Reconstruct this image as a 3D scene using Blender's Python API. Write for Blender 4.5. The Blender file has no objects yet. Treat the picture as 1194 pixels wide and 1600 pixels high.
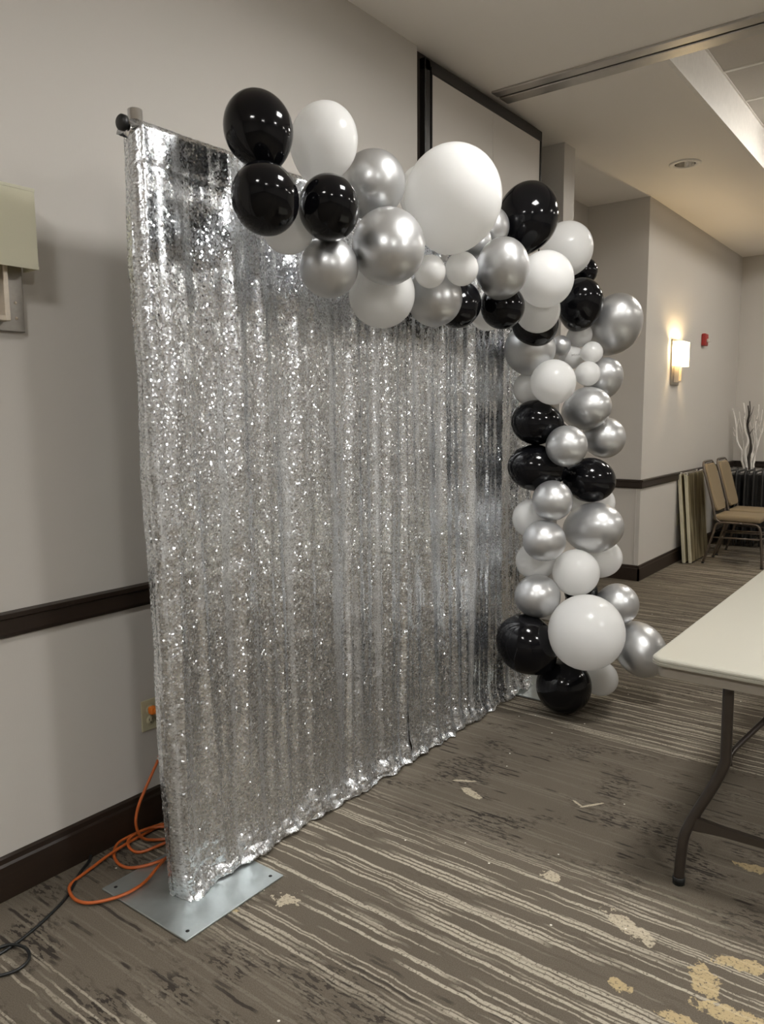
import bpy, bmesh, math, random
import numpy as np
from mathutils import Vector, Matrix, noise

# ------------------------------------------------------------------ camera, world, exposure
S = bpy.context.scene
COL = S.collection
CAM = Vector((2.3173, 0.0, 1.5))
cd = bpy.data.cameras.new('camera')
cd.sensor_fit = 'HORIZONTAL'; cd.sensor_width = 36.0; cd.lens = 36.0 * 1206.0 / 1194.0
cam = bpy.data.objects.new('camera', cd); COL.objects.link(cam)
R_ = Vector((0.79681424, 0.60417268, -0.00790201)); U_ = Vector((-0.06954207, 0.10469103, 0.99207041)); F_ = Vector((-0.6002091, 0.78994631, -0.12543472))
M = Matrix((R_, U_, -F_)).transposed().to_4x4(); M.translation = CAM
cam.matrix_world = M
S.camera = cam
w = bpy.data.worlds.new('world'); S.world = w; w.use_nodes = True
w.node_tree.nodes['Background'].inputs[0].default_value = (0.9, 0.95, 1.0, 1)
w.node_tree.nodes['Background'].inputs[1].default_value = 0.02
S.view_settings.view_transform = 'Standard'; S.view_settings.look = 'None'
S.view_settings.gamma = 1.0; S.view_settings.use_curve_mapping = False
S.view_settings.exposure = 0.14
TROFFER = 72.0        # emission of the ceiling troffers (their lenses are the room's lamps)
SCONCE = 90.0          # emission of the lit wall sconce's bulb

# room measures (metres): left wall is x = 0, depth is +y
CEIL, XF, YEND, YBACK, XR, XREC = 3.31, 0.03, 10.1, -5.0, 8.8, -0.52
COFFER = 3.575

# ------------------------------------------------------------------ helpers
def lin(r, g, b):
    f = lambda c: (c / 255 / 12.92) if c / 255 <= 0.04045 else ((c / 255 + 0.055) / 1.055) ** 2.4
    return (f(r), f(g), f(b), 1)

class NT:
    def __init__(s, name):
        s.m = bpy.data.materials.new(name); s.m.use_nodes = True
        s.t = s.m.node_tree; s.b = s.t.nodes['Principled BSDF']
    def n(s, typ, **kw):
        o = s.t.nodes.new(typ)
        for k, v in kw.items(): setattr(o, k, v)
        return o
    def put(s, sock, v):
        if isinstance(v, bpy.types.NodeSocket): s.t.links.new(v, sock)
        else: sock.default_value = v
    def math(s, op, a, b=0.0, c=0.0, clamp=False):
        o = s.n('ShaderNodeMath', operation=op, use_clamp=clamp)
        for i, v in enumerate((a, b, c)): s.put(o.inputs[i], v)
        return o.outputs[0]
    def vmath(s, op, a, b=(0, 0, 0), sc=None):
        o = s.n('ShaderNodeVectorMath', operation=op)
        s.put(o.inputs[0], a); s.put(o.inputs[1], b)
        if sc is not None: s.put(o.inputs['Scale'], sc)
        return o.outputs['Value'] if op in ('LENGTH', 'DOT_PRODUCT') else o.outputs[0]
    def coord(s, what='Object', scale=(1, 1, 1), loc=(0, 0, 0), rot=0.0):
        o = s.n('ShaderNodeTexCoord'); m = s.n('ShaderNodeMapping')
        s.t.links.new(o.outputs[what], m.inputs[0])
        m.inputs['Scale'].default_value = scale; m.inputs['Location'].default_value = loc
        m.inputs['Rotation'].default_value = (0, 0, rot)
        return m.outputs[0]
    def noise(s, vec, scale, detail=2.0, rough=0.5, out='Fac'):
        o = s.n('ShaderNodeTexNoise'); s.put(o.inputs['Vector'], vec)
        o.inputs['Scale'].default_value = scale; o.inputs['Detail'].default_value = detail; o.inputs['Roughness'].default_value = rough
        return o.outputs[out]
    def ramp(s, fac, stops):
        o = s.n('ShaderNodeValToRGB'); s.put(o.inputs[0], fac); e = o.color_ramp.elements
        while len(e) < len(stops): e.new(0.5)
        for i, (p, c) in enumerate(stops):
            e[i].position = p; e[i].color = c if isinstance(c, tuple) else (c, c, c, 1)
        return o.outputs[0]
    def mix(s, fac, a, b):
        o = s.n('ShaderNodeMix', data_type='RGBA'); s.put(o.inputs[0], fac); s.put(o.inputs[6], a); s.put(o.inputs[7], b)
        return o.outputs[2]
    def bump(s, h, strength, dist=0.01):
        o = s.n('ShaderNodeBump'); s.put(o.inputs['Height'], h)
        o.inputs['Strength'].default_value = strength; o.inputs['Distance'].default_value = dist
        s.t.links.new(o.outputs[0], s.b.inputs['Normal'])
    def set(s, **kw):
        for k, v in kw.items(): s.put(s.b.inputs[k.replace('_', ' ')], v)
        return s

def plain(name, col, rough=0.5, metal=0.0, var=0.08, scale=30.0, bump=0.0, spec=None):
    n = NT(name); v = n.coord('Object')
    f = n.noise(v, scale, 3)
    dark = tuple(c * (1 - var) for c in col[:3]) + (1,); lite = tuple(min(1, c * (1 + var)) for c in col[:3]) + (1,)
    n.set(Base_Color=n.mix(f, dark, lite), Roughness=rough, Metallic=metal)
    if spec is not None: n.b.inputs['Specular IOR Level'].default_value = spec
    if bump: n.bump(f, bump, 0.002)
    return n.m

def wall_mat(name, col):
    n = NT(name); v = n.coord('Object')
    broad = n.noise(v, 0.9, 2); weave = n.noise(n.coord('Object', (1, 1, 0.15)), 260, 2)
    c = n.mix(broad, tuple(x * 0.97 for x in col[:3]) + (1,), tuple(x * 1.03 for x in col[:3]) + (1,))
    n.set(Base_Color=c, Roughness=0.62); n.b.inputs['Specular IOR Level'].default_value = 0.3
    n.bump(weave, 0.12, 0.001)
    return n.m

MAT = {}
def mats():
    M = MAT
    M['wall'] = wall_mat('wall_vinyl', (0.575, 0.546, 0.505, 1))
    M['ceiling'] = wall_mat('ceiling_paint', (0.92, 0.875, 0.815, 1))
    M['wall_bounce'] = wall_mat('wall_bounce_pale', (0.76, 0.73, 0.68, 1))  # unseen walls coloured paler than the rest to bounce more light
    M['panel'] = wall_mat('partition_vinyl', (0.62, 0.585, 0.54, 1))
    n = NT('dark_wood'); v = n.coord('Object', (9, 1.1, 9))
    g = n.noise(v, 7, 5, 0.6)
    n.set(Base_Color=n.mix(g, (0.013, 0.008, 0.005, 1), (0.032, 0.019, 0.012, 1)), Roughness=0.42); M['wood'] = n.m
    M['frame_black'] = plain('frame_black', (0.012, 0.010, 0.009, 1), 0.4)
    M['aluminium'] = plain('aluminium', (0.55, 0.53, 0.50, 1), 0.32, 1.0)
    M['slot'] = plain('slot_dark', (0.03, 0.022, 0.016, 1), 0.8)
    M['tile'] = plain('ceiling_tile', (0.60, 0.56, 0.51, 1), 0.85, 0, 0.05, 60, 0.3)
    M['white'] = plain('white_paint', (0.88, 0.85, 0.80, 1), 0.5)
    M['galv'] = NTgalv()
    M['pole'] = plain('pole_metal', (0.75, 0.75, 0.76, 1), 0.22, 1.0)
    M['black_plastic'] = plain('black_plastic', (0.012, 0.012, 0.012, 1), 0.4)
    M['ivory'] = plain('ivory_plastic', (0.52, 0.49, 0.33, 1), 0.35)
    M['hole'] = plain('slot_hole', (0.01, 0.01, 0.01, 1), 0.8)
    M['orange'] = plain('orange_rubber', (0.46, 0.105, 0.022, 1), 0.42)
    M['orange_plug'] = plain('orange_plug', (0.72, 0.19, 0.02, 1), 0.35)
    M['black_rubber'] = plain('black_rubber', (0.008, 0.009, 0.009, 1), 0.45)
    n = NT('shade_fabric'); v = n.coord('Object')
    n.set(Base_Color=n.mix(n.noise(v, 400, 2), (0.78, 0.76, 0.60, 1), (0.85, 0.825, 0.66, 1)), Roughness=0.8); M['shade'] = n.m
    tl = n.n('ShaderNodeBsdfTranslucent'); tl.inputs[0].default_value = (0.85, 0.82, 0.66, 1); ms = n.n('ShaderNodeMixShader'); ms.inputs[0].default_value = 0.3
    n.t.links.new(n.b.outputs[0], ms.inputs[1]); n.t.links.new(tl.outputs[0], ms.inputs[2]); n.t.links.new(ms.outputs[0], n.t.nodes['Material Output'].inputs[0])
    n = NT('shade_glass_lit'); n.set(Base_Color=(0.9, 0.84, 0.68, 1), Roughness=0.5, Transmission_Weight=0.0)
    n.set(Emission_Color=(1.0, 0.80, 0.48, 1), Emission_Strength=3.2); M['shade_lit'] = n.m
    n = NT('bulb_lit'); n.set(Emission_Color=(1.0, 0.74, 0.40, 1), Emission_Strength=SCONCE * 10); M['bulb'] = n.m
    n = NT('troffer_lens_bright'); n.set(Base_Color=(0.9, 0.9, 0.9, 1), Emission_Color=(1.0, 0.985, 0.955, 1), Emission_Strength=TROFFER * 1.7); M['lens_bright'] = n.m
    n = NT('troffer_lens_dimmed'); n.set(Base_Color=(0.9, 0.9, 0.9, 1), Emission_Color=(1.0, 0.96, 0.89, 1), Emission_Strength=TROFFER * 0.47); M['lens_dim'] = n.m
    n = NT('troffer_lens'); n.set(Base_Color=(0.9, 0.9, 0.9, 1), Emission_Color=(1.0, 0.985, 0.955, 1), Emission_Strength=TROFFER); M['lens'] = n.m
    M['nickel'] = plain('brushed_nickel', (0.40, 0.37, 0.33, 1), 0.35, 1.0, 0.1, 80)
    M['nickel_light'] = plain('brushed_nickel_light', (0.68, 0.60, 0.50, 1), 0.4, 0.7, 0.1, 80)
    M['red'] = plain('alarm_red', (0.36, 0.02, 0.018, 1), 0.35)
    M['strobe'] = plain('strobe_white', (0.75, 0.72, 0.66, 1), 0.2)
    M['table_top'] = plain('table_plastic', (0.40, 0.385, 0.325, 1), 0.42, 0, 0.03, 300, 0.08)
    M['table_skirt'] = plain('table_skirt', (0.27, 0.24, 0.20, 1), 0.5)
    M['table_leg'] = plain('table_leg_metal', (0.050, 0.040, 0.033, 1), 0.32, 0.35)
    M['fabric_tan'] = plain('tan_fabric', (0.235, 0.178, 0.105, 1), 0.85, 0, 0.12, 500, 0.2)
    M['chair_metal'] = plain('chair_frame', (0.17, 0.14, 0.115, 1), 0.3, 0.8)
    n = NT('champagne_gloss_streaks'); n.set(Base_Color=n.ramp(n.noise(n.coord('Object', (7, 7, 0.35)), 2.2, 3, 0.6), [(0.38, (0.17, 0.125, 0.05, 1)), (0.62, (0.66, 0.59, 0.38, 1))]), Metallic=0.6, Roughness=0.3); M['champagne'] = n.m  # upright brown-gold streaks put the glossy face's reflections into the colour
    M['champagne_edge'] = plain('champagne_edge', (0.62, 0.58, 0.44, 1), 0.35, 0.3)
    M['chrome'] = plain('chrome', (0.8, 0.78, 0.74, 1), 0.15, 1.0)
    M['stand_black'] = plain('stand_black', (0.010, 0.010, 0.010, 1), 0.35)
    M['stand_grey'] = plain('stand_grey', (0.035, 0.034, 0.033, 1), 0.35, 0.3)
    n = NT('birch'); v = n.coord('Object', (1, 1, 0.35))
    n.set(Base_Color=n.ramp(n.noise(v, 30, 4, 0.7), [(0.28, (0.16, 0.13, 0.11, 1)), (0.42, (0.85, 0.82, 0.77, 1))]), Roughness=0.8); M['birch'] = n.m
    M['branch_dark'] = plain('branch_dark', (0.05, 0.042, 0.035, 1), 0.8, 0, 0.3)
    M['paper'] = plain('paper_white', (0.78, 0.76, 0.72, 1), 0.7)
    # balloons
    n = NT('balloon_black'); v = n.coord('Object')
    n.set(Base_Color=n.mix(n.noise(v, 8, 2), (0.003, 0.003, 0.004, 1), (0.005, 0.005, 0.006, 1)), Roughness=0.11); n.b.inputs['Specular IOR Level'].default_value = 0.26; M['k'] = n.m
    n = NT('balloon_white'); v = n.coord('Object')
    n.set(Base_Color=n.mix(n.noise(v, 6, 2), (0.86, 0.86, 0.85, 1), (0.90, 0.90, 0.89, 1)), Roughness=0.22)
    tl = n.n('ShaderNodeBsdfTranslucent'); tl.inputs[0].default_value = (0.97, 0.965, 0.95, 1); ms = n.n('ShaderNodeMixShader'); ms.inputs[0].default_value = 0.42
    n.t.links.new(n.b.outputs[0], ms.inputs[1]); n.t.links.new(tl.outputs[0], ms.inputs[2]); n.t.links.new(ms.outputs[0], n.t.nodes['Material Output'].inputs[0])
    n.b.inputs['Specular IOR Level'].default_value = 0.4; M['w'] = n.m
    n = NT('balloon_silver'); v = n.coord('Object')
    n.set(Base_Color=n.mix(n.noise(v, 7, 2), (0.55, 0.555, 0.56, 1), (0.63, 0.635, 0.64, 1)), Metallic=0.78, Roughness=n.math('MULTIPLY_ADD', n.noise(v, 9, 2), 0.1, 0.30), Coat_Weight=0.25, Coat_Roughness=0.08); M['s'] = n.m

def NTgalv():
    n = NT('galvanised_steel'); v = n.coord('Object')
    f = n.noise(v, 14, 4, 0.6)
    n.set(Base_Color=n.mix(f, (0.36, 0.40, 0.40, 1), (0.55, 0.60, 0.60, 1)), Metallic=0.85, Roughness=n.math('MULTIPLY_ADD', n.noise(v, 25, 3), 0.25, 0.25))
    return n.m

def carpet_mat():
    n = NT('carpet'); P = n.coord('Object')
    sep = n.n('ShaderNodeSeparateXYZ'); n.t.links.new(P, sep.inputs[0]); X, Y = sep.outputs[0], sep.outputs[1]
    fibre = n.noise(P, 300, 3, 0.75); blot = n.noise(P, 2.2, 3)
    base = n.mix(blot, (0.130, 0.110, 0.084, 1), (0.185, 0.158, 0.122, 1))
    base = n.mix(n.math('MULTIPLY', n.ramp(fibre, [(0.3, 0.0), (0.7, 1.0)]), 0.7), base, (0.056, 0.046, 0.035, 1))
    # slightly wavering rows: bend y a little with x
    wob = n.math('MULTIPLY_ADD', n.noise(n.coord('Object', (1, 1, 1)), 9, 3, 0.65), 0.022, -0.011)
    yw = n.math('ADD', Y, wob)
    def rows(freq, seed, thr, xs, soft=0.05):
        # every row of width 1/freq gets its own run pattern along x
        row = n.math('FLOOR', n.math('MULTIPLY', yw, freq))
        cmb = n.n('ShaderNodeCombineXYZ'); n.put(cmb.inputs[0], n.math('MULTIPLY', X, xs)); n.put(cmb.inputs[1], n.math('MULTIPLY', row, 7.31)); cmb.inputs[2].default_value = seed
        f = n.noise(cmb.outputs[0], 1.0, 1.5, 0.5)
        fr = n.math('FRACT', n.math('MULTIPLY', yw, freq))
        inside = n.ramp(n.math('ABSOLUTE', n.math('SUBTRACT', fr, 0.5)), [(0.24, 1.0), (0.38, 0.0)])
        return n.math('MULTIPLY', n.ramp(f, [(thr, 0.0), (thr + soft, 1.0)]), inside)
    # bands of the woven pattern across the depth of the room
    def band(stops):
        fac = n.math('MULTIPLY_ADD', Y, 0.1, 0.0)          # y 0..10 -> 0..1
        bend = n.math('MULTIPLY_ADD', n.noise(P, 1.6, 2), 0.035, -0.0175)
        return n.ramp(n.math('ADD', fac, bend), stops)
    cream_band = band([(0.0, 0.9), (0.093, 0.85), (0.108, 0.1), (0.135, 0.15), (0.15, 1.0), (0.212, 1.0), (0.23, 0.12), (0.325, 0.10), (0.34, 1.0), (0.40, 0.9), (0.43, 0.5), (0.50, 1.0), (0.62, 0.35), (0.75, 0.9), (1.0, 0.7)])
    xm = n.ramp(X, [(0.0, 0.55), (0.55, 1.0)])
    rag = n.ramp(n.noise(P, 110, 3, 0.7), [(0.34, 0.0), (0.47, 1.0)])
    cream = n.math('MAXIMUM', rows(58, 1.7, 0.535, 1.1), n.math('MULTIPLY', rows(99, 5.2, 0.555, 1.5), 0.8))
    cream = n.math('MULTIPLY', n.math('MULTIPLY', cream, n.math('MULTIPLY', cream_band, xm)), rag)
    dark_band = band([(0.0, 0.5), (0.10, 1.0), (0.145, 0.8), (0.165, 0.15), (0.215, 0.25), (0.24, 1.0), (0.32, 0.8), (0.34, 0.3), (0.45, 0.8), (1.0, 0.6)])
    patch = n.ramp(n.noise(n.coord('Object', (1.0, 1.6, 1)), 3.4, 2), [(0.50, 0.0), (0.60, 1.0)])
    chunk = n.ramp(n.noise(n.coord('Object', (0.45, 1.3, 1)), 62, 2, 0.6), [(0.52, 0.0), (0.56, 1.0)])
    dark = n.math('MULTIPLY', n.math('MULTIPLY', chunk, patch), dark_band)
    dark = n.math('MAXIMUM', dark, n.math('MULTIPLY', n.math('MULTIPLY', rows(62, 9.1, 0.615, 5.0), dark_band), 1.0))
    col = n.mix(n.math('MULTIPLY', dark, 0.9), base, (0.026, 0.021, 0.018, 1))
    creamcol = n.mix(fibre, (0.38, 0.335, 0.265, 1), (0.56, 0.505, 0.41, 1))
    col = n.mix(n.math('MULTIPLY', cream, 0.85), col, creamcol)
    # larger woven motifs: (x, y, rx, ry, rot, colour)
    ragged = n.noise(P, 34, 3, 0.65)
    tan = (0.58, 0.45, 0.25, 1); pale = (0.60, 0.52, 0.39, 1)
    for (bx, by, rx, ry, ro, c, edge) in ((0.83, 2.53, 0.062, 0.022, -0.35, pale, 0.5), (0.755, 2.60, 0.05, 0.010, 0.5, pale, 0.5), (1.255, 2.72, 0.055, 0.007, 0.95, pale, 0.4), (1.205, 2.70, 0.028, 0.006, -0.5, pale, 0.4),
                                 (1.859, 2.003, 0.035, 0.075, 0.4, tan, 0.9), (1.922, 2.130, 0.075, 0.03, 0.3, tan, 0.9), (1.953, 1.923, 0.1, 0.03, 0.1, tan, 0.9), (1.839, 1.833, 0.05, 0.022, 0.1, tan, 0.9), (1.681, 1.856, 0.035, 0.02, -0.4, tan, 1), (1.850, 2.639, 0.055, 0.025, 0.1, tan, 0.9), (0.72, 1.60, 0.032, 0.03, 0.4, pale, 2.4), (1.33, 2.20, 0.035, 0.03, 0, pale, 1.1), (0.60, 1.47, 0.035, 0.02, 0, tan, 0.9), (1.62, 2.10, 0.09, 0.03, -0.4, pale, 1.0)):
        d = n.vmath('SUBTRACT', P, (bx, by, 0))
        rt = n.n('ShaderNodeVectorRotate', rotation_type='Z_AXIS'); n.put(rt.inputs['Vector'], d); rt.inputs['Angle'].default_value = -ro
        L = n.vmath('LENGTH', n.vmath('MULTIPLY', rt.outputs[0], (1 / rx, 1 / ry, 0)))
        L = n.math('ADD', L, n.math('MULTIPLY_ADD', ragged, edge * 2.4, -edge * 1.2))
        m = n.ramp(L, [(0.86, 1.0), (0.98, 0.0)])
        col = n.mix(n.math('MULTIPLY', n.math('MULTIPLY', m, rag), 0.8), col, n.mix(fibre, tuple(k * 0.75 for k in c[:3]) + (1,), c))
    specks = n.n('ShaderNodeTexVoronoi'); n.put(specks.inputs['Vector'], P); specks.inputs['Scale'].default_value = 8.0
    col = n.mix(n.ramp(specks.outputs['Distance'], [(0.026, 1.0), (0.036, 0.0)]), col, (0.75, 0.71, 0.63, 1))
    n.set(Base_Color=col, Roughness=0.95); n.b.inputs['Specular IOR Level'].default_value = 0.15
    n.bump(n.math('ADD', fibre, n.math('MULTIPLY', cream, 0.4)), 0.5, 0.004)
    return n.m

def sequin_mat():
    n = NT('silver_sequins')
    tc = n.n('ShaderNodeUVMap'); uv = tc.outputs[0]
    v = n.n('ShaderNodeTexVoronoi', voronoi_dimensions='2D'); n.put(v.inputs['Vector'], uv); v.inputs['Scale'].default_value = 180.0
    v2 = n.n('ShaderNodeTexVoronoi', voronoi_dimensions='2D'); n.put(v2.inputs['Vector'], uv); v2.inputs['Scale'].default_value = 60.0
    rnd = n.vmath('SUBTRACT', v.outputs['Color'], (0.5, 0.5, 0.5))
    rnd2 = n.vmath('SUBTRACT', v2.outputs['Color'], (0.5, 0.5, 0.5))
    sx = n.n('ShaderNodeSeparateColor'); n.put(sx.inputs[0], v.outputs['Color'])
    # most sequins lie nearly flat, some stick out
    amp = n.math('MULTIPLY_ADD', n.math('POWER', sx.outputs[2], 8.0), 0.80, 0.075)
    # soft upright bands where the sequins lie flat
    su = n.n('ShaderNodeSeparateXYZ'); n.put(su.inputs[0], uv)
    cu = n.n('ShaderNodeCombineXYZ'); n.put(cu.inputs[0], n.math('MULTIPLY', su.outputs[0], 17.0)); n.put(cu.inputs[1], n.math('MULTIPLY', su.outputs[1], 0.55))
    band = n.ramp(n.noise(cu.outputs[0], 1.0, 2.0, 0.55), [(0.55, 0.0), (0.64, 1.0)])
    calm = n.math('MULTIPLY_ADD', band, -0.6, 1.0)
    tilt = n.vmath('ADD', n.vmath('SCALE', rnd, sc=amp), n.vmath('SCALE', rnd2, sc=0.07))
    g = n.n('ShaderNodeNewGeometry')
    nor = n.vmath('NORMALIZE', n.vmath('ADD', g.outputs['Normal'], n.vmath('SCALE', tilt, sc=calm)))
    gap = n.ramp(v.outputs['Distance'], [(0.55, 0.0), (0.78, 1.0)])
    base = n.mix(n.math('MULTIPLY', gap, 0.6), n.mix(sx.outputs[0], (0.64, 0.665, 0.70, 1), (0.90, 0.925, 0.96, 1)), (0.16, 0.15, 0.145, 1))
    n.set(Base_Color=base, Metallic=0.95, Roughness=n.math('ADD', n.math('MULTIPLY_ADD', sx.outputs[1], 0.16, 0.18), n.math('MULTIPLY', band, 0.14)), Normal=nor)
    return n.m

# ---- mesh building
class MB:
    """collects primitives into one mesh"""
    def __init__(s): s.bm = bmesh.new()
    def box(s, x0, x1, y0, y1, z0, z1, bev=0.0, seg=2, rot=None, about=None):
        vs = [s.bm.verts.new((x, y, z)) for x in (x0, x1) for y in (y0, y1) for z in (z0, z1)]
        fs = [s.bm.faces.new([vs[i] for i in q]) for q in ((0, 1, 3, 2), (4, 6, 7, 5), (0, 4, 5, 1), (2, 3, 7, 6), (0, 2, 6, 4), (1, 5, 7, 3))]
        geo = vs
        if bev:
            es = list({e for f in fs for e in f.edges})
            r = bmesh.ops.bevel(s.bm, geom=es, offset=bev, segments=seg, profile=0.5, affect='EDGES')
            geo = [v for v in r['verts']]
        if rot is not None:
            bmesh.ops.rotate(s.bm, verts=geo, cent=about or ((x0 + x1) / 2, (y0 + y1) / 2, (z0 + z1) / 2), matrix=rot)
        return s
    def quad(s, *ps):
        s.bm.faces.new([s.bm.verts.new(p) for p in ps]); return s
    def tube(s, pts, rad, seg=10, cap=True, closed=False):
        pts = [Vector(p) for p in pts]; n = len(pts); rings = []
        rads = rad if isinstance(rad, (list, tuple)) else [rad] * n
        up = None
        for i, p in enumerate(pts):
            t = (pts[min(i + 1, n - 1)] - pts[max(i - 1, 0)])
            if closed: t = pts[(i + 1) % n] - pts[i - 1]
            t.normalize()
            if up is None: up = t.orthogonal().normalized()
            up = (up - t * up.dot(t)).normalized(); sd = t.cross(up)
            rings.append([s.bm.verts.new(p + (up * math.cos(2 * math.pi * k / seg) + sd * math.sin(2 * math.pi * k / seg)) * rads[i]) for k in range(seg)])
        rng = range(n) if closed else range(n - 1)
        for i in rng:
            a, b = rings[i], rings[(i + 1) % n]
            for k in range(seg):
                f = s.bm.faces.new((a[k], a[(k + 1) % seg], b[(k + 1) % seg], b[k])); f.smooth = True
        if cap and not closed:
            s.bm.faces.new(rings[0][::-1]); s.bm.faces.new(rings[-1])
        return s
    def lathe(s, prof, origin, axis=(0, 0, 1), seg=24, smooth=True):
        """prof: (radius, distance along axis)"""
        ax = Vector(axis).normalized(); o = Vector(origin); u = ax.orthogonal().normalized(); w_ = ax.cross(u)
        rings = []
        for r, h in prof:
            c = o + ax * h
            rings.append([s.bm.verts.new(c)] if r < 1e-6 else [s.bm.verts.new(c + (u * math.cos(2 * math.pi * k / seg) + w_ * math.sin(2 * math.pi * k / seg)) * r) for k in range(seg)])
        for a, b in zip(rings, rings[1:]):
            for k in range(seg):
                k2 = (k + 1) % seg
                q = [a[0] if len(a) == 1 else a[k], a[0] if len(a) == 1 else a[k2], b[0] if len(b) == 1 else b[k2], b[0] if len(b) == 1 else b[k]]
                q = list(dict.fromkeys(q))
                if len(q) > 2:
                    f = s.bm.faces.new(q); f.smooth = smooth
        return s
    def prism(s, outline, axis, a0, a1):
        """outline in the two other axes (in xyz order), extruded along axis"""
        def P(p, a):
            l = list(p); l.insert(axis, a); return l
        A = [s.bm.verts.new(P(p, a0)) for p in outline]; B = [s.bm.verts.new(P(p, a1)) for p in outline]
        n = len(A)
        s.bm.faces.new(A[::-1]); s.bm.faces.new(B)
        for i in range(n): s.bm.faces.new((A[i], A[(i + 1) % n], B[(i + 1) % n], B[i]))
        return s
    def build(s, name, mat, parent=None, label=None, cat=None, group=None, kind=None, smooth=False):
        bmesh.ops.recalc_face_normals(s.bm, faces=s.bm.faces[:])
        me = bpy.data.meshes.new(name); s.bm.to_mesh(me); s.bm.free()
        me.materials.append(MAT[mat] if isinstance(mat, str) else mat)
        if smooth: me.shade_smooth()
        return link(name, me, parent, label, cat, group, kind)

def link(name, data, parent=None, label=None, cat=None, group=None, kind=None):
    o = bpy.data.objects.new(name, data); COL.objects.link(o)
    if parent is not None:
        o.parent = parent
        o.matrix_parent_inverse = parent.matrix_basis.inverted()
    if label: o['label'] = label
    if cat: o['category'] = cat
    if group: o['group'] = group
    if kind: o['kind'] = kind
    return o

def thing(name, loc, label, cat, group=None):
    o = bpy.data.objects.new(name, None); COL.objects.link(o); o.location = loc; o.empty_display_size = 0.05
    o['label'] = label; o['category'] = cat
    if group: o['group'] = group
    return o

def copy_tree(o, off, label=None, parent=None):
    c = o.copy(); COL.objects.link(c)
    if parent is None: c.location = o.location + Vector(off)
    else: c.parent = parent
    if label: c['label'] = label
    for ch in list(o.children): copy_tree(ch, off, None, c)
    return c

def smooth_path(pts, n=8):
    """Catmull-Rom through points"""
    P = [Vector(p) for p in pts]; out = []
    for i in range(len(P) - 1):
        a, b, c, d = P[max(i - 1, 0)], P[i], P[i + 1], P[min(i + 2, len(P) - 1)]
        for k in range(n):
            t = k / n
            out.append(0.5 * ((2 * b) + (c - a) * t + (2 * a - 5 * b + 4 * c - d) * t * t + (3 * b - a - 3 * c + d) * t ** 3))
    out.append(P[-1]); return out

mats()
MAT['carpet'] = carpet_mat(); MAT['sequin'] = sequin_mat()
random.seed(4)

# ------------------------------------------------------------------ the room
def struct(name, mb, mat, label, parent=None):
    return mb.build(name, mat, parent, label if parent is None else None, kind='structure' if parent is None else None)

struct('floor', MB().box(XREC - 0.2, XR + 0.2, YBACK - 0.2, YEND + 0.2, -0.1, 0.0), 'carpet', 'brown carpet with cream streaks and dark dashes')
wl = struct('wall_left', MB().box(-0.15, 0, YBACK, 3.367, 0, CEIL), 'wall', 'beige wall behind the sequin backdrop')
wf = struct('wall_left_far', MB().box(XREC, XF, 6.79, YEND, 0, CEIL), 'wall', 'beige wall beyond the recess with the lit sconce')
struct('wall_recess', MB().box(XREC - 0.1, XREC, 3.2, 6.9, 0, CEIL), 'wall', 'shaded back wall of the recess')
struct('wall_column', MB().box(XREC, 0.005, 5.11, 5.285, 0, CEIL), 'wall', 'narrow beige wall pier beside the dark-framed partition')
struct('wall_end', MB().box(XREC, XR + 0.1, YEND, YEND + 0.1, 0, COFFER + 0.1), 'wall', 'beige end wall behind the branches')
struct('wall_right', MB().box(XR, XR + 0.1, YBACK - 0.1, YEND + 0.1, 0, COFFER + 0.1), 'wall_bounce', 'unseen wall on the far right of the room, made pale to bounce light')
struct('wall_back', MB().box(-0.15, XR + 0.1, YBACK - 0.1, YBACK, 0, CEIL), 'wall_bounce', 'unseen wall behind the camera, made pale to bounce light')
struct('ceiling_near', MB().box(XREC - 0.1, XR + 0.1, YBACK - 0.1, 4.10, CEIL, CEIL + 0.1), 'ceiling', 'smooth beige ceiling above the backdrop')
DLX, DLY = 0.512, 6.09
sof = MB().box(XREC - 0.1, 0.92, 4.10, DLY - 0.075, CEIL, COFFER).box(XREC - 0.1, 0.92, DLY + 0.075, YEND, CEIL, COFFER)
sof.box(XREC - 0.1, DLX - 0.075, DLY - 0.075, DLY + 0.075, CEIL, COFFER).box(DLX + 0.075, 0.92, DLY - 0.075, DLY + 0.075, CEIL, COFFER)
struct('ceiling_soffit', sof, 'ceiling', 'smooth beige ceiling border beyond the track')
struct('ceiling_fascia', MB().box(0.92, 0.945, 4.27, YEND, CEIL, COFFER), 'white', 'pale upright fascia between ceiling border and tiles')
struct('ceiling_beam', MB().box(0.92, XR, 4.10, 4.27, CEIL + 0.03, COFFER + 0.03), 'ceiling', 'ceiling edge above the partition track')
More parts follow.
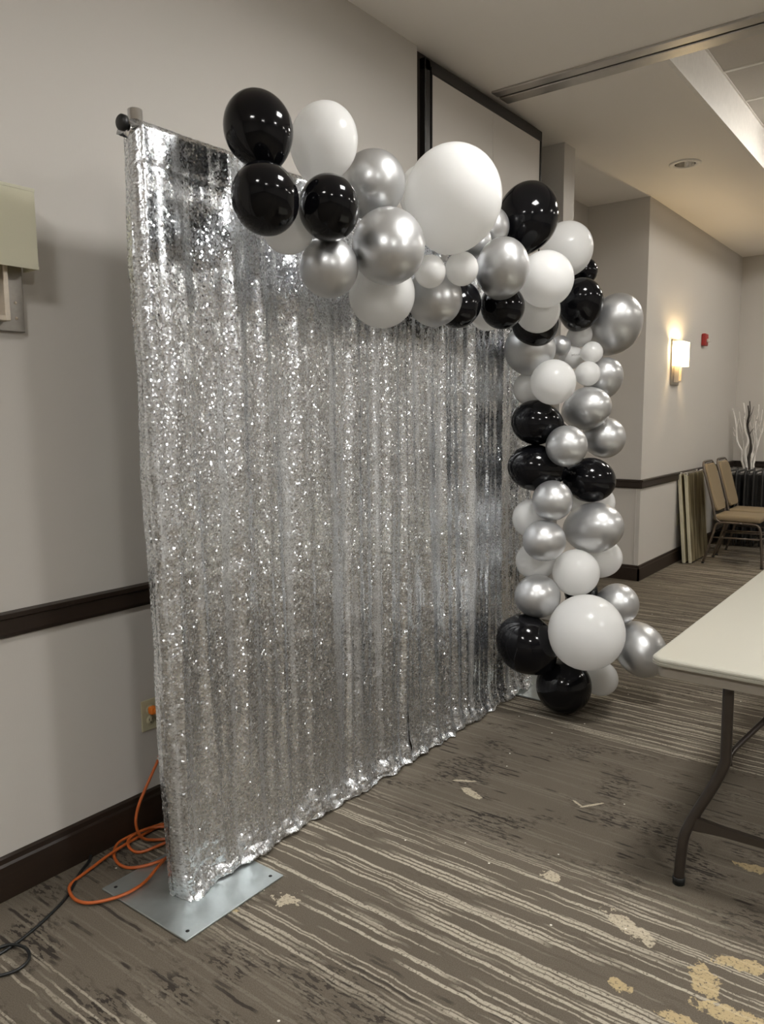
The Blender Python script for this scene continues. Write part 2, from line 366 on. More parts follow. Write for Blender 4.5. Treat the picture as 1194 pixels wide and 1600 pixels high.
# tiled ceiling inside the raised part beyond the track: each tile in view is a piece
tg = MB()
TP = 0.567
ty = [4.27, 4.743] + [4.743 + TP * k for k in range(1, 10)]
tx = [0.945] + [0.945 + TP * k for k in range(1, 15)]
ty = [y for y in ty if y < YEND]; tx = [x for x in tx if x < XR]
ty.append(YEND); tx.append(XR)
for y in ty: tg.box(0.945, XR, y - 0.012, y + 0.012, COFFER - 0.004, COFFER + 0.02)
for x in tx: tg.box(x - 0.012, x + 0.012, 4.27, YEND, COFFER - 0.0035, COFFER + 0.0195)
tgo = struct('ceiling_grid', tg, 'white', 'suspended ceiling of square tiles beyond the track')
far_troffers = [(0.945 + TP * i, 4.743 + TP * j) for i, j in ((1.5, 2.5), (1.5, 6.5), (7.5, 2.5), (7.5, 6.5))]
tile_me = None
for i in range(len(tx) - 1):
    for j in range(len(ty) - 1):
        x0, x1, y0, y1 = tx[i], min(tx[i + 1], XR), ty[j], min(ty[j + 1], YEND)
        if x1 - x0 < 0.05 or y1 - y0 < 0.05: continue
        if any(x0 < a < x1 and y0 < b < y1 for a, b in far_troffers): continue
        full = x1 - x0 > TP - 0.01 and y1 - y0 > TP - 0.01
        if full and tile_me:
            o = link('ceiling_tile', tile_me, tgo)
        else:
            hx, hy = (x1 - x0) / 2 - 0.006, (y1 - y0) / 2 - 0.006
            o = MB().box(-hx, hx, -hy, hy, 0, 0.015, 0.003, 1).build('ceiling_tile', 'tile', tgo)
            if full: tile_me = o.data
        o.location = ((x0 + x1) / 2, (y0 + y1) / 2, COFFER + 0.002)
struct('ceiling_plenum', MB().box(0.9, XR + 0.1, 4.1, YEND + 0.1, COFFER + 0.03, COFFER + 0.1), 'ceiling', 'slab above the tiled ceiling')

# partition track across the ceiling
tr = struct('trim_1', MB().box(0.02, XR, 4.075, 4.15, CEIL - 0.012, CEIL + 0.03, 0.004, 1), 'aluminium', 'metal partition track crossing the ceiling')
MB().box(0.02, XR, 4.15, 4.172, CEIL - 0.002, CEIL + 0.03).build('slot', 'slot', tr)
MB().box(0.02, XR, 4.172, 4.27, CEIL - 0.012, CEIL + 0.03, 0.004, 1).build('flange', 'aluminium', tr)

# rails and baseboards
def rail(name, ax, a0, a1, plane, sgn, label, z0=0.832, z1=0.91):
    d = 0.022
    if ax == 1: out = [(plane, z0 + 0.006), (plane + sgn * d * 0.7, z0), (plane + sgn * d, z0 + 0.012), (plane + sgn * d, z1 - 0.022), (plane + sgn * (d + 0.008), z1 - 0.016), (plane + sgn * (d + 0.008), z1 - 0.002), (plane, z1)]
    else: out = [(plane, z0 + 0.006), (plane + sgn * d * 0.7, z0), (plane + sgn * d, z0 + 0.012), (plane + sgn * d, z1 - 0.022), (plane + sgn * (d + 0.008), z1 - 0.016), (plane + sgn * (d + 0.008), z1 - 0.002), (plane, z1)]
    return struct(name, MB().prism(out, ax, a0, a1), 'wood', label)
def base(name, ax, a0, a1, plane, sgn, label, h=0.14):
    out = [(plane, 0), (plane + sgn * 0.016, 0), (plane + sgn * 0.016, h - 0.03), (plane + sgn * 0.011, h - 0.022), (plane + sgn * 0.011, h - 0.006), (plane + sgn * 0.004, h), (plane, h)]
    return struct(name, MB().prism(out, ax, a0, a1), 'wood', label)
rail('trim_2', 1, YBACK, 3.367, 0.0, 1, 'dark wood chair rail on the wall behind the backdrop')
rail('trim_3', 1, 6.79 - 0.028, YEND, XF, 1, 'dark wood chair rail under the lit sconce')
rail('trim_4', 0, XREC, XF, 6.79, -1, 'dark wood chair rail on the recess return')
rail('trim_5', 0, XF, XR, YEND, -1, 'dark wood chair rail on the end wall')
base('baseboard_left', 1, YBACK, 3.367, 0.0, 1, 'dark wood baseboard behind the backdrop')
base('baseboard_left_far', 1, 6.79 - 0.016, YEND, XF, 1, 'dark wood baseboard under the lit sconce')
base('baseboard_recess', 0, XREC, XF + 0.016, 6.79, -1, 'dark wood baseboard on the recess return')
base('baseboard_end', 0, XF, XR, YEND, -1, 'dark wood baseboard on the end wall')
struct('trim_6', MB().box(XF - 0.042, XF - 0.036, 6.784, 6.79, 0.14, 0.832), 'wall', 'thin corner bead below the rail on the recess return')

# dark framed pocket partition between wall and pier
pd = struct('door_1', MB().box(-0.12, -0.03, 3.367, 4.765, 0, CEIL), 'slot', 'dark-framed partition pocket beside the backdrop wall')
MB().box(-0.05, 0.004, 3.435, 3.485, 0, 3.28, 0.004, 1).build('frame_jamb', 'frame_black', pd)
MB().box(-0.05, 0.010, 3.485, 3.492, 0, 3.25).build('frame_bead', 'frame_black', pd)
MB().box(-0.05, 0.004, 3.435, 4.768, 3.225, 3.285, 0.004, 1).build('frame_head', 'frame_black', pd)
MB().box(-0.05, 0.004, 4.755, 4.768, 0, 3.28).build('frame_stile', 'frame_black', pd)
MB().box(-0.04, -0.004, 3.49, 4.148, 0.02, 3.226, 0.002, 1).build('panel', 'panel', pd)
MB().box(-0.04, -0.004, 4.151, 4.756, 0.02, 3.226, 0.002, 1).build('panel', 'panel', pd)

# ------------------------------------------------------------------ ceiling lamps
def troffer(x, y, z, label, lens='lens', drop=0.013):
    t = thing('ceiling_troffer', (x, y, z), label, 'ceiling light', 'square ceiling troffers')
    h = 0.27
    m = MB()
    m.box(x - h, x + h, y - h, y - h + 0.03, z - 0.012, z + 0.02); m.box(x - h, x + h, y + h - 0.03, y + h, z - 0.012, z + 0.02)
    m.box(x - h, x - h + 0.03, y - h + 0.03, y + h - 0.03, z - 0.012, z + 0.02); m.box(x + h - 0.03, x + h, y - h + 0.03, y + h - 0.03, z - 0.012, z + 0.02)
    m.build('frame', 'white', t)
    MB().box(x - h + 0.03, x + h - 0.03, y - h + 0.03, y + h - 0.03, z - drop, z + 0.004).build('lens', lens, t)      # lens dropped below the frame so its sides brighten ceiling and fascia
    for k in range(1, 3):
        a = x - h + 0.03 + k * 0.16
        MB().box(a - 0.006, a + 0.006, y - h + 0.03, y + h - 0.03, z - drop - 0.012, z - drop + 0.002).build('louvre', 'aluminium', t)
troffer(1.85, 2.5, CEIL - 0.008, 'square ceiling light above the folding table')
troffer(1.85, -0.8, CEIL - 0.008, 'square ceiling light behind the camera')
troffer(4.9, 2.5, CEIL - 0.008, 'square ceiling light over the middle of the room', 'lens_bright')
troffer(4.9, -0.8, CEIL - 0.008, 'square ceiling light at the back right of the room', 'lens_bright')
for (x, y), nm in zip(far_troffers, ('square tile ceiling light beyond the track nearest the chairs', 'square tile ceiling light before the end wall', 'square tile ceiling light far right beyond the track', 'square tile ceiling light in the far right corner')):
    troffer(x, y, COFFER, nm, 'lens_dim', 0.06)

def downlight(x, y):
    t = thing('recessed_downlight', (x, y, CEIL), 'round recessed downlight in the ceiling border near the lit sconce', 'ceiling light')
    MB().lathe([(0.112, 0), (0.112, -0.006), (0.104, -0.010), (0.076, -0.007), (0.074, 0.0)], (x, y, CEIL - 0.0005)).build('trim_ring', 'white', t)
    MB().lathe([(0.074, -0.002), (0.072, 0.02), (0.066, 0.05), (0.055, 0.09)], (x, y, CEIL - 0.002)).build('reflector', 'chrome', t)
    MB().lathe([(0.0, 0.0), (0.055, 0.0)], (x, y, CEIL + 0.088)).build('lamp', 'nickel', t)
downlight(DLX, DLY)

# ------------------------------------------------------------------ sequin backdrop
PX, PY0, PY1, BARZ = 0.40, 1.402, 3.785, 2.262
st = thing('backdrop_stand', (PX, (PY0 + PY1) / 2, 0), 'silver pipe backdrop stand with steel floor plates holding the sequin curtains', 'stand')
def plate(x0, x1, y0, y1):
    p = MB().box(x0, x1, y0, y1, 0.0005, 0.007, 0.0015, 1).build('base_plate', 'galv', st)
    for (hx, hy) in ((x1 - 0.03, y0 + 0.03), (x1 - 0.03, y1 - 0.03), (x0 + 0.03, y0 + 0.03), (x0 + 0.03, y1 - 0.03), ((x0 + x1) / 2 + 0.06, (y0 + y1) / 2)):
        MB().lathe([(0.0, 0.0076), (0.006, 0.0076), (0.006, 0.006)], (hx, hy, 0), seg=10).build('bolt_hole', 'hole', p)
plate(0.21, 0.626, 1.28, 1.677)
plate(0.235, 0.655, 3.60, 4.0)
for (xb, yb_), (xt, yt_) in (((0.412, 1.437), (0.405, 1.396)), ((0.405, 3.79), (PX, PY1))):       # the near upright leans a little
    d_ = Vector((xt - xb, yt_ - yb_, 2.34)); L_ = d_.length
    MB().lathe([(0.0, 0.0), (0.0205, 0.0), (0.0205, L_ - 0.002), (0.0185, L_), (0.0165, L_ - 0.02), (0.0, L_ - 0.02)], (xb, yb_, 0.006), axis=d_, seg=20).build('pole', 'pole', st)
MB().lathe([(0.0, 1.372), (0.019, 1.372), (0.019, 3.81), (0.0, 3.81)], (PX, 0, BARZ + 0.028), axis=(0, 1, 0), seg=16).build('crossbar', 'pole', st)
MB().lathe([(0.0, 1.346), (0.016, 1.346), (0.0215, 1.351), (0.0215, 1.364), (0.0, 1.374)], (PX, 0, BARZ + 0.040), axis=(0, 1, 0), seg=16).build('end_cap', 'black_plastic', st)

def fbm(a, b, c=0.0, o=3):
    v = 0.0; s = 1.0
    for k in range(o):
        v += s * noise.noise((a, b, c + 11.3 * k)); a *= 2.03; b *= 2.03; s *= 0.5
    return v

def curtain(name, ya, yb, wrap, seed, label, gap_side):
    XC = 0.452; RW = 0.024; arc = RW * math.pi / 2
    NY = int((yb - ya) / 0.0065); TOP = 2.288
    # vertical parameter: hem fold, body, over the bar, back flap
    zs = list(np.concatenate([np.linspace(0.0, 0.16, 40), np.linspace(0.166, TOP - 0.07, 250), np.linspace(TOP - 0.065, TOP, 14)]))
    rows = [('f', z) for z in zs] + [('o', a) for a in np.linspace(0.15, 1, 8) * math.pi] + [('b', d) for d in np.linspace(0.02, 0.1, 4)]
    ncol = NY + 1 + (16 if wrap else 0)
    verts = np.zeros((len(rows), ncol, 3)); uvs = np.zeros((len(rows), ncol, 2))
    ds = np.linspace(0, yb - ya + (arc - RW if wrap else 0), NY + 1)
    cols = ([-0.03 + 0.03 * k / 16 for k in range(16)] if wrap else []) + list(ds)
    # fold profile, fixed pleats plus drift
    for ci, d in enumerate(cols):
        y0 = ya + d - (arc - RW if wrap and d > arc else 0)
        for ri, (kind, q) in enumerate(rows):
            z = q if kind == 'f' else TOP
            h = z / TOP
            drift = 0.020 * math.sin(1.7 * z + seed) * (1 - h)
            yy = y0 + drift
            amp = 0.013 + 0.009 * (1 - h) ** 0.7
            # narrow ridges between wide flat bays
            n1 = noise.noise((yy * 9.0, 0.35 * z, seed)); n2 = noise.noise((yy * 23.0, 0.5 * z, seed + 5))
            ridge = 1 - abs(noise.noise((yy * 6.5, 0.25 * z, seed + 9))) * 2.2
            ridge = max(0.0, ridge) ** 4
            dx = amp * (1.1 * n1 + 0.55 * n2) + 0.014 * ridge * (0.5 + 0.5 * (1 - h))
            dx += 0.0025 * fbm(yy * 11, z * 11, seed) * (1.5 - h)
            if z > TOP - 0.09: dx += 0.004 * noise.noise((yy * 45, 0, seed + 3)) * (z - TOP + 0.09) / 0.09
            if abs(z - (TOP - 0.10)) < 0.012: dx -= 0.004 * (1 - abs(z - (TOP - 0.10)) / 0.012)
            zz = z
            yshift = 0.0
            if kind == 'f' and z < 0.15:                       # hem bunched on the floor
                k = (1 - z / 0.15) ** 1.5
                crump = fbm(yy * 14, z * 22, seed + 2, 4)
                dx += k ** 1.4 * (0.030 + 0.012 * noise.noise((yy * 5, 0, seed))) + 0.015 * k * crump
                zz = max(0.0075, z + 0.010 * k * fbm(yy * 16, z * 18, seed + 7) + 0.009 * k + 0.012 * k * noise.noise((yy * 4.0, 1.0, seed)))
                yshift = 0.008 * k * fbm(yy * 15, z * 20, seed + 4)
            x = XC + dx
            y = y0 + yshift
            if kind == 'o':                                     # over the bar
                x = PX + 0.002 + (XC - PX + 0.6 * dx) * math.cos(q); zz = TOP + 0.026 * math.sin(q)
            if kind == 'b':
                x = PX - (XC - PX) + 0.6 * dx; zz = TOP - (q if not wrap or d > 0.09 else 0.004)
            if wrap:
                edge = 0.004 * fbm(z * 7, 0.3, seed) - 0.002 + 0.034 * (1 - h) ** 1.2
                y += edge
                if d < arc:
                    zz -= 0.03 * (1 - max(d, 0) / arc) * max(0.0, (z - TOP + 0.15) / 0.15)
                    if kind != 'f': zz = TOP - 0.03 * (1 - max(d, 0) / arc)
                    if d >= 0:
                        th = (1 - d / arc) * math.pi / 2
                        x = XC - RW + RW * math.cos(th) + dx * (d / arc); y = ya + RW - RW * math.sin(th) * 0.86 + edge + yshift
                    else:
                        x = XC - RW + d * 0.8 + dx * 0.3; y = ya + 0.14 * RW + edge + yshift + 0.004 * math.sin(z * 9)
            if gap_side and kind == 'f':                        # the slit between the two panels opens near the hem
                g = 0.015 * max(0.0, min(1.0, (0.62 - z) / 0.5)) ** 1.3
                dd = (yb - y0) if gap_side > 0 else (y0 - ya)
                if dd < 0.16: y -= gap_side * g * (1 - dd / 0.16) ** 2
                if dd < 0.02: x += (0.006 if gap_side < 0 else -0.004) * (1 - dd / 0.02)
            verts[ri, ci] = (x, y, zz); uvs[ri, ci] = (d + seed, (z if kind == 'f' else TOP + (q * 0.05 if kind == 'o' else 0.16 + q)))
    nr, nc = verts.shape[:2]
    me = bpy.data.meshes.new(name)
    idx = np.arange(nr * nc).reshape(nr, nc)
    f = np.stack([idx[:-1, :-1], idx[:-1, 1:], idx[1:, 1:], idx[1:, :-1]], -1).reshape(-1, 4)
    me.from_pydata(verts.reshape(-1, 3).tolist(), [], f.tolist())
    uvl = me.uv_layers.new(name='UVMap')
    li = np.empty(len(me.loops), dtype=np.int32); me.loops.foreach_get('vertex_index', li)
    uvl.data.foreach_set('uv', uvs.reshape(-1, 2)[li].astype(np.float32).ravel())
    me.materials.append(MAT['sequin']); me.shade_smooth()
    o = link(name, me, None, label, 'curtain', 'sequin curtain panels')
    sm = o.modifiers.new('thickness', 'SOLIDIFY'); sm.thickness = 0.0015; sm.offset = 0
    return o
curtain('sequin_curtain', 1.352, 2.606, True, 1.3, 'silver sequin curtain panel nearest the unlit sconce', 1)
curtain('sequin_curtain', 2.609, 3.775, False, 4.9, 'silver sequin curtain panel behind the balloon column', -1)

# ------------------------------------------------------------------ balloons
BALLOONS = [
    ('k', (0.615, 1.664, 2.32), (0.34, 0.11, -0.93), 0.1, 0.1115,
     'black balloon at the left end of the garland, highest of all'),
    ('w', (0.617, 1.947, 2.359), (-0.13, -0.25, -0.96), 0.1077, 0.123,
     'tall white balloon beside the highest black balloon on the garland'),
    ('k', (0.698, 1.603, 2.1), (-0.55, 0.79, -0.27), 0.094, 0.1175,
     'black balloon at the left end, directly under the highest black balloon'),
    ('k', (0.738, 1.828, 2.114), (-0.58, 0.76, -0.27), 0.0916, 0.1145,
     'black balloon under the tall white balloon, left of two silver ones'),
    ('s', (0.619, 2.199, 2.288), (-0.64, -0.03, -0.77), 0.1102, 0.1124,
     'silver balloon behind, between the tall white and the largest white balloon'),
    ('s', (0.747, 2.113, 2.05), (-0.51, 0.68, 0.52), 0.1212, 0.1469,
     'largest silver balloon on the top run, left of the largest white balloon'),
    ('s', (0.647, 1.927, 1.967), (-0.55, 0.08, 0.83), 0.0941, 0.0959,
     'dim silver balloon hanging under the inner left black balloon'),
    ('w', (0.579, 1.815, 2.081), (-0.57, 0.09, 0.82), 0.0817, 0.0834,
     'shaded white balloon tucked behind the two left-end black balloons'),
    ('w', (0.617, 2.246, 1.925), (-0.39, 0.04, 0.92), 0.1182, 0.1206,
     'white balloon hanging directly below the largest silver balloon of the top run'),
    ('w', (0.591, 2.55, 2.341), (-0.34, -0.1, -0.94), 0.0977, 0.0996,
     'white balloon mostly hidden behind the left side of the largest white balloon'),
    ('w', (0.794, 2.436, 2.257), (-0.48, 0.52, -0.71), 0.174, 0.1879,
     'largest white balloon on the top run of the garland'),
    ('w', (0.747, 2.36, 2.003), (-0.51, 0.68, 0.52), 0.056, 0.0692,
     'left of two small white balloons under the largest white balloon'),
    ('w', (0.757, 2.559, 2.039), (-0.51, 0.68, 0.52), 0.0623, 0.0683,
     'right of two small white balloons under the largest white balloon'),
    ('s', (0.624, 2.576, 1.948), (-0.51, 0.68, 0.52), 0.1083, 0.1231,
     'dim silver balloon below the pair of small white balloons'),
    ('s', (0.623, 2.882, 2.208), (-0.78, 0.04, -0.62), 0.069, 0.0704,
     'small silver balloon peeking out below right of the largest white balloon'),
    ('s', (0.6, 3.044, 2.299), (-0.41, -0.01, -0.91), 0.0857, 0.0874,
     'silver balloon wedged between the largest white balloon and a tall black one'),
    ('k', (0.656, 3.289, 2.376), (-0.21, -0.31, -0.93), 0.1387, 0.1618,
     'tall black balloon right of the largest white balloon, before the recess'),
    ('s', (0.756, 2.876, 2.084), (-0.43, 0.55, -0.72), 0.1084, 0.1294,
     'bright silver balloon below the tall black balloon on the right of the top run'),
    ('w', (0.803, 3.175, 2.076), (-0.99, -0.02, 0.12), 0.1206, 0.123,
     'white balloon at the garland bend, right of a bright silver balloon'),
    ('w', (0.636, 3.76, 2.314), (-0.3, -0.37, -0.88), 0.1318, 0.1395,
     'upper white balloon at the garland bend, right of the tall black balloon'),
    ('k', (0.641, 3.979, 2.238), (-0.58, 0.44, -0.69), 0.0706, 0.0706,
     'smallest black balloon, peeking out at the right of the bend'),
    ('k', (0.714, 3.768, 2.038), (-0.43, 0.55, -0.72), 0.1124, 0.1404,
     'black balloon at the outer right of the bend, beside a large silver one'),
    ('s', (0.806, 4.004, 1.954), (-0.52, 0.48, -0.7), 0.1364, 0.1705,
     'large silver balloon sticking out furthest right at the top of the column'),
    ('w', (0.714, 3.289, 1.966), (-0.51, 0.68, 0.52), 0.1016, 0.1161,
     "white balloon half hidden under the bend's white balloon"),
    ('k', (0.697, 2.989, 1.95), (-0.72, 0, 0.69), 0.0937, 0.0956,
     'black balloon hanging directly below the bright silver balloon near the bend'),
    ('k', (0.609, 2.775, 1.946), (-0.31, 0.83, 0.46), 0.0944, 0.118,
     'black balloon half hidden behind the dim silver one under the top run'),
    ('w', (0.578, 3.073, 1.947), (-0.32, 0.11, 0.94), 0.0821, 0.0838,
     'white balloon sliver showing between two black balloons under the top run'),
    ('k', (0.636, 3.423, 1.923), (-0.51, 0.68, 0.52), 0.1092, 0.1315,
     'black balloon hanging lowest under the bend, above a dim silver one'),
    ('s', (0.586, 3.475, 1.81), (-0.13, 0.58, 0.8), 0.1242, 0.1267,
     'dim silver balloon against the curtain where the column begins'),
    ('s', (0.615, 3.762, 1.842), (-0.94, -0.29, -0.19), 0.0518, 0.0529,
     'tiny silver balloon left of the small white cluster atop the column'),
    ('w', (0.679, 3.855, 1.899), (-0.92, -0.33, -0.22), 0.0618, 0.0631,
     'topmost of the small white balloons clustered atop the column'),
    ('w', (0.773, 3.788, 1.801), (-0.92, -0.37, -0.08), 0.0539, 0.055,
     'middle one of the small white balloons clustered atop the column'),
    ('w', (0.639, 3.847, 1.788), (-0.96, -0.14, -0.23), 0.0599, 0.061,
     'small white balloon half hidden behind the small white cluster, beside a tiny silver one'),
    ('w', (0.764, 3.763, 1.695), (-0.97, -0.23, -0.07), 0.0619, 0.0632,
     'lowest of the small white balloons clustered atop the column'),
    ('s', (0.786, 3.917, 1.673), (-0.58, 0.44, -0.69), 0.096, 0.12,
     'silver balloon behind the lowest small white balloon of the cluster'),
    ('w', (0.716, 3.464, 1.646), (-0.44, 0.9, 0.08), 0.1075, 0.1097,
     'white balloon high on the column, left of the lowest small white one'),
    ('w', (0.567, 3.526, 1.622), (0.11, 0.99, 0.11), 0.0839, 0.0856,
     'white balloon tucked beside the curtain above the upper column black balloon'),
    ('s', (0.764, 3.757, 1.521), (-0.94, 0.24, -0.24), 0.1066, 0.1333,
     'silver balloon right of the upper black balloon on the column'),
    ('s', (0.809, 3.893, 1.371), (-0.82, -0.57, -0.01), 0.106, 0.1082,
     'silver balloon at the right edge of the column above a black one'),
    ('k', (0.615, 3.501, 1.455), (0.8, 0.58, -0.15), 0.1101, 0.1239,
     "upper of two stacked black balloons on the column's left side"),
    ('s', (0.779, 3.491, 1.342), (-0.57, 0.82, -0.06), 0.0994, 0.1014,
     'round silver balloon in the middle of the three mid-column black balloons'),
    ('k', (0.612, 3.512, 1.231), (0.8, 0.58, -0.15), 0.116, 0.1424,
     "lower of two stacked black balloons on the column's left side"),
    ('k', (0.802, 3.733, 1.163), (-0.8, -0.58, 0.15), 0.1132, 0.129,
     "black balloon on the column's right side, level with the dark wall rail"),
    ('s', (0.728, 3.457, 1.08), (-0.39, 0.92, -0.06), 0.098, 0.1,
     'small silver balloon just under the lower left mid-column black balloon'),
    ('w', (0.59, 3.525, 0.974), (0.12, 0.99, -0.03), 0.0999, 0.1019,
     "white balloon behind two stacked silver ones on the column's left"),
    ('w', (0.753, 3.89, 1.027), (-0.96, 0.24, -0.15), 0.1013, 0.1266,
     "white balloon half hidden under the column's right side black balloon"),
    ('s', (0.841, 3.697, 0.927), (-0.95, 0.24, -0.21), 0.1274, 0.1592,
     'large silver balloon on the right of the lower column'),
    ('s', (0.705, 3.425, 0.885), (0.03, 0.98, -0.19), 0.1008, 0.1201,
     "lower of two stacked silver balloons on the column's left"),
    ('w', (0.597, 3.561, 0.753), (0.03, 0.99, -0.1), 0.098, 0.1217,
     'white balloon at the curtain edge between two silver balloons'),
    ('w', (0.796, 3.597, 0.709), (-0.8, 0.58, -0.12), 0.1166, 0.119,
     'white balloon just above the big white balloon near the column foot'),
    ('w', (0.807, 3.852, 0.748), (-0.97, 0.24, -0.09), 0.1073, 0.1341,
     'white balloon peeking out under the large silver one on the right'),
    ('s', (0.66, 3.457, 0.597), (0.03, 0.99, -0.16), 0.1082, 0.1353,
     "silver balloon above the big black balloon at the column foot's left"),
    ('k', (0.764, 3.747, 0.584), (0.03, 0.99, -0.1), 0.0831, 0.1038,
     'black balloon almost hidden above the big white balloon near the floor'),
    ('s', (0.924, 3.838, 0.517), (-0.91, -0.42, -0.06), 0.1075, 0.1097,
     'silver balloon above the rightmost silver one near the column foot'),
    ('w', (0.911, 3.468, 0.452), (-0.72, 0.68, -0.1), 0.1822, 0.1859,
     'biggest white balloon at the foot of the column'),
    ('s', (1.037, 3.874, 0.29), (-0.69, 0.54, 0.48), 0.1271, 0.1588,
     'silver balloon furthest right at the column foot, beside the table corner'),
    ('k', (0.638, 3.387, 0.363), (0.61, 0.35, -0.71), 0.1428, 0.1586,
     'big black balloon left of the big white one at the column foot'),
    ('k', (0.775, 3.53, 0.138), (-0.49, 0.87, 0.06), 0.1385, 0.1413,
     'black balloon resting on the carpet, lowest of the garland'),
    ('w', (0.869, 3.775, 0.126), (-0.92, -0.37, 0.12), 0.0901, 0.0919,
     'white balloon near the carpet, right of the lowest black balloon'),
]
def balloon(colr, c, ax, a, b, label):
    c = Vector(c); ax = Vector(ax).normalized()
    prof = []
    N = 22
    for i in range(N + 1):
        ph = math.pi * i / N * 0.955
        co, si = math.cos(ph), math.sin(ph)
        tail = max(0.0, -co)
        s = -b * co * (1 + 0.10 * tail ** 4)
        r = a * si * (1 - 0.09 * tail ** 2)
        prof.append((max(r, 0.0), s))
    # short neck
    e = prof[-1][1]; nr = max(0.006, a * 0.07)
    prof += [(nr * 1.1, e + 0.012), (nr * 0.8, e + 0.02)]
    prof[0] = (0.0, -b)
    o = MB().lathe(prof, (0, 0, 0), axis=ax, seg=36).build('balloon', colr, None, label, 'balloon', 'balloons of the garland', smooth=True)
    o.location = c
    k = MB().lathe([(0.0, e + 0.017), (nr * 0.8, e + 0.018), (nr * 1.25, e + 0.024), (nr * 0.9, e + 0.030), (nr * 0.7, e + 0.034), (nr * 1.5, e + 0.040), (0.0, e + 0.041)], (0, 0, 0), axis=ax, seg=12).build('knot', colr, smooth=True)
    k.parent = o
for t in BALLOONS: balloon(*t)
# ------------------------------------------------------------------ folding table
TX0, TX1, TY0, TY1, TZ = 1.562, 2.322, 2.372, 4.20, 0.74
tb = thing('folding_table', ((TX0 + TX1) / 2, (TY0 + TY1) / 2, 0), 'beige plastic folding table with brown metal legs', 'table')
def rrect(x0, x1, y0, y1, r, n=8):
    out = []
    for cx, cy, a0 in ((x1 - r, y1 - r, 0), (x0 + r, y1 - r, 90), (x0 + r, y0 + r, 180), (x1 - r, y0 + r, 270)):
        for k in range(n + 1):
            a = math.radians(a0 + 90 * k / n); out.append((cx + r * math.cos(a), cy + r * math.sin(a)))
    return out
def slab(prof, r):
    """stack of inset outlines: (inset, z)"""
    m = MB(); rings = []
    for ins, z in prof:
        rings.append([m.bm.verts.new((x, y, z)) for x, y in rrect(TX0 + ins, TX1 - ins, TY0 + ins, TY1 - ins, max(0.005, r - ins))])
    for a, b in zip(rings, rings[1:]):
        for k in range(len(a)): m.bm.faces.new((a[k], a[(k + 1) % len(a)], b[(k + 1) % len(a)], b[k]))
    m.bm.faces.new(rings[0]); m.bm.faces.new(rings[-1][::-1]); return m
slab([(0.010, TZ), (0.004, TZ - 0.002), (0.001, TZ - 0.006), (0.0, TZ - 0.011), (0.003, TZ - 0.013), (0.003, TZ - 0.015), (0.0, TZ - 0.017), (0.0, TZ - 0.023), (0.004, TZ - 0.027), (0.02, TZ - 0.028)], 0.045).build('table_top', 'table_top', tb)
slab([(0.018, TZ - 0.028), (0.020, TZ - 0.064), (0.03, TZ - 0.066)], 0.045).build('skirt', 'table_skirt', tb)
for ye, sg in ((TY0, 1), (TY1, -1)):
    yt = ye + sg * 0.07; yf = ye + sg * 0.035
    xm = (TX0 + TX1) / 2
    legs = []
    for sx in (-1, 1):
        pts = [(xm + sx * 0.158, yt, TZ - 0.06), (xm + sx * 0.156, yt, 0.47), (xm + sx * 0.158, yt - sg * 0.004, 0.42), (xm + sx * 0.185, yt - sg * 0.010, 0.345), (xm + sx * 0.235, yt - sg * 0.02, 0.235), (xm + sx * 0.258, yf, 0.17), (xm + sx * 0.266, yf, 0.10), (xm + sx * 0.270, yf, 0.02)]
        lg = MB().tube(smooth_path(pts, 5), 0.0165, 12).build('leg', 'table_leg', tb)
        MB().lathe([(0.0, 0.0), (0.019, 0.0), (0.0195, 0.022), (0.017, 0.024)], (xm + sx * 0.270, yf, 0.0005), seg=14).build('foot_cap', 'black_rubber', lg)
    zb = 0.212
    m = MB()
    A = [(-0.238, 0.045), (-0.15, 0.028), (-0.03, 0.022), (0.03, 0.022), (0.15, 0.028), (0.238, 0.045)]
    top = [(xm + a, zb + h / 2) for a, h in A]; bot = [(xm + a, zb - h / 2) for a, h in A][::-1]
    m.prism(top + bot, 1, yf - 0.010 + sg * 0.012, yf + 0.010 + sg * 0.012); m.build('cross_stretcher', 'table_leg', tb)
    MB().tube(smooth_path([(xm - 0.145, yt + sg * 0.01, 0.415), (xm - 0.142, yt + sg * 0.03, 0.455), (xm - 0.06, yt + sg * 0.16, 0.56), (xm, yt + sg * 0.30, TZ - 0.075)], 5), 0.009, 8).build('folding_brace', 'table_leg', tb)
    MB().tube(smooth_path([(xm + 0.145, yt + sg * 0.01, 0.415), (xm + 0.142, yt + sg * 0.03, 0.455), (xm + 0.06, yt + sg * 0.16, 0.56), (xm, yt + sg * 0.30, TZ - 0.075)], 5), 0.009, 8).build('folding_brace', 'table_leg', tb)

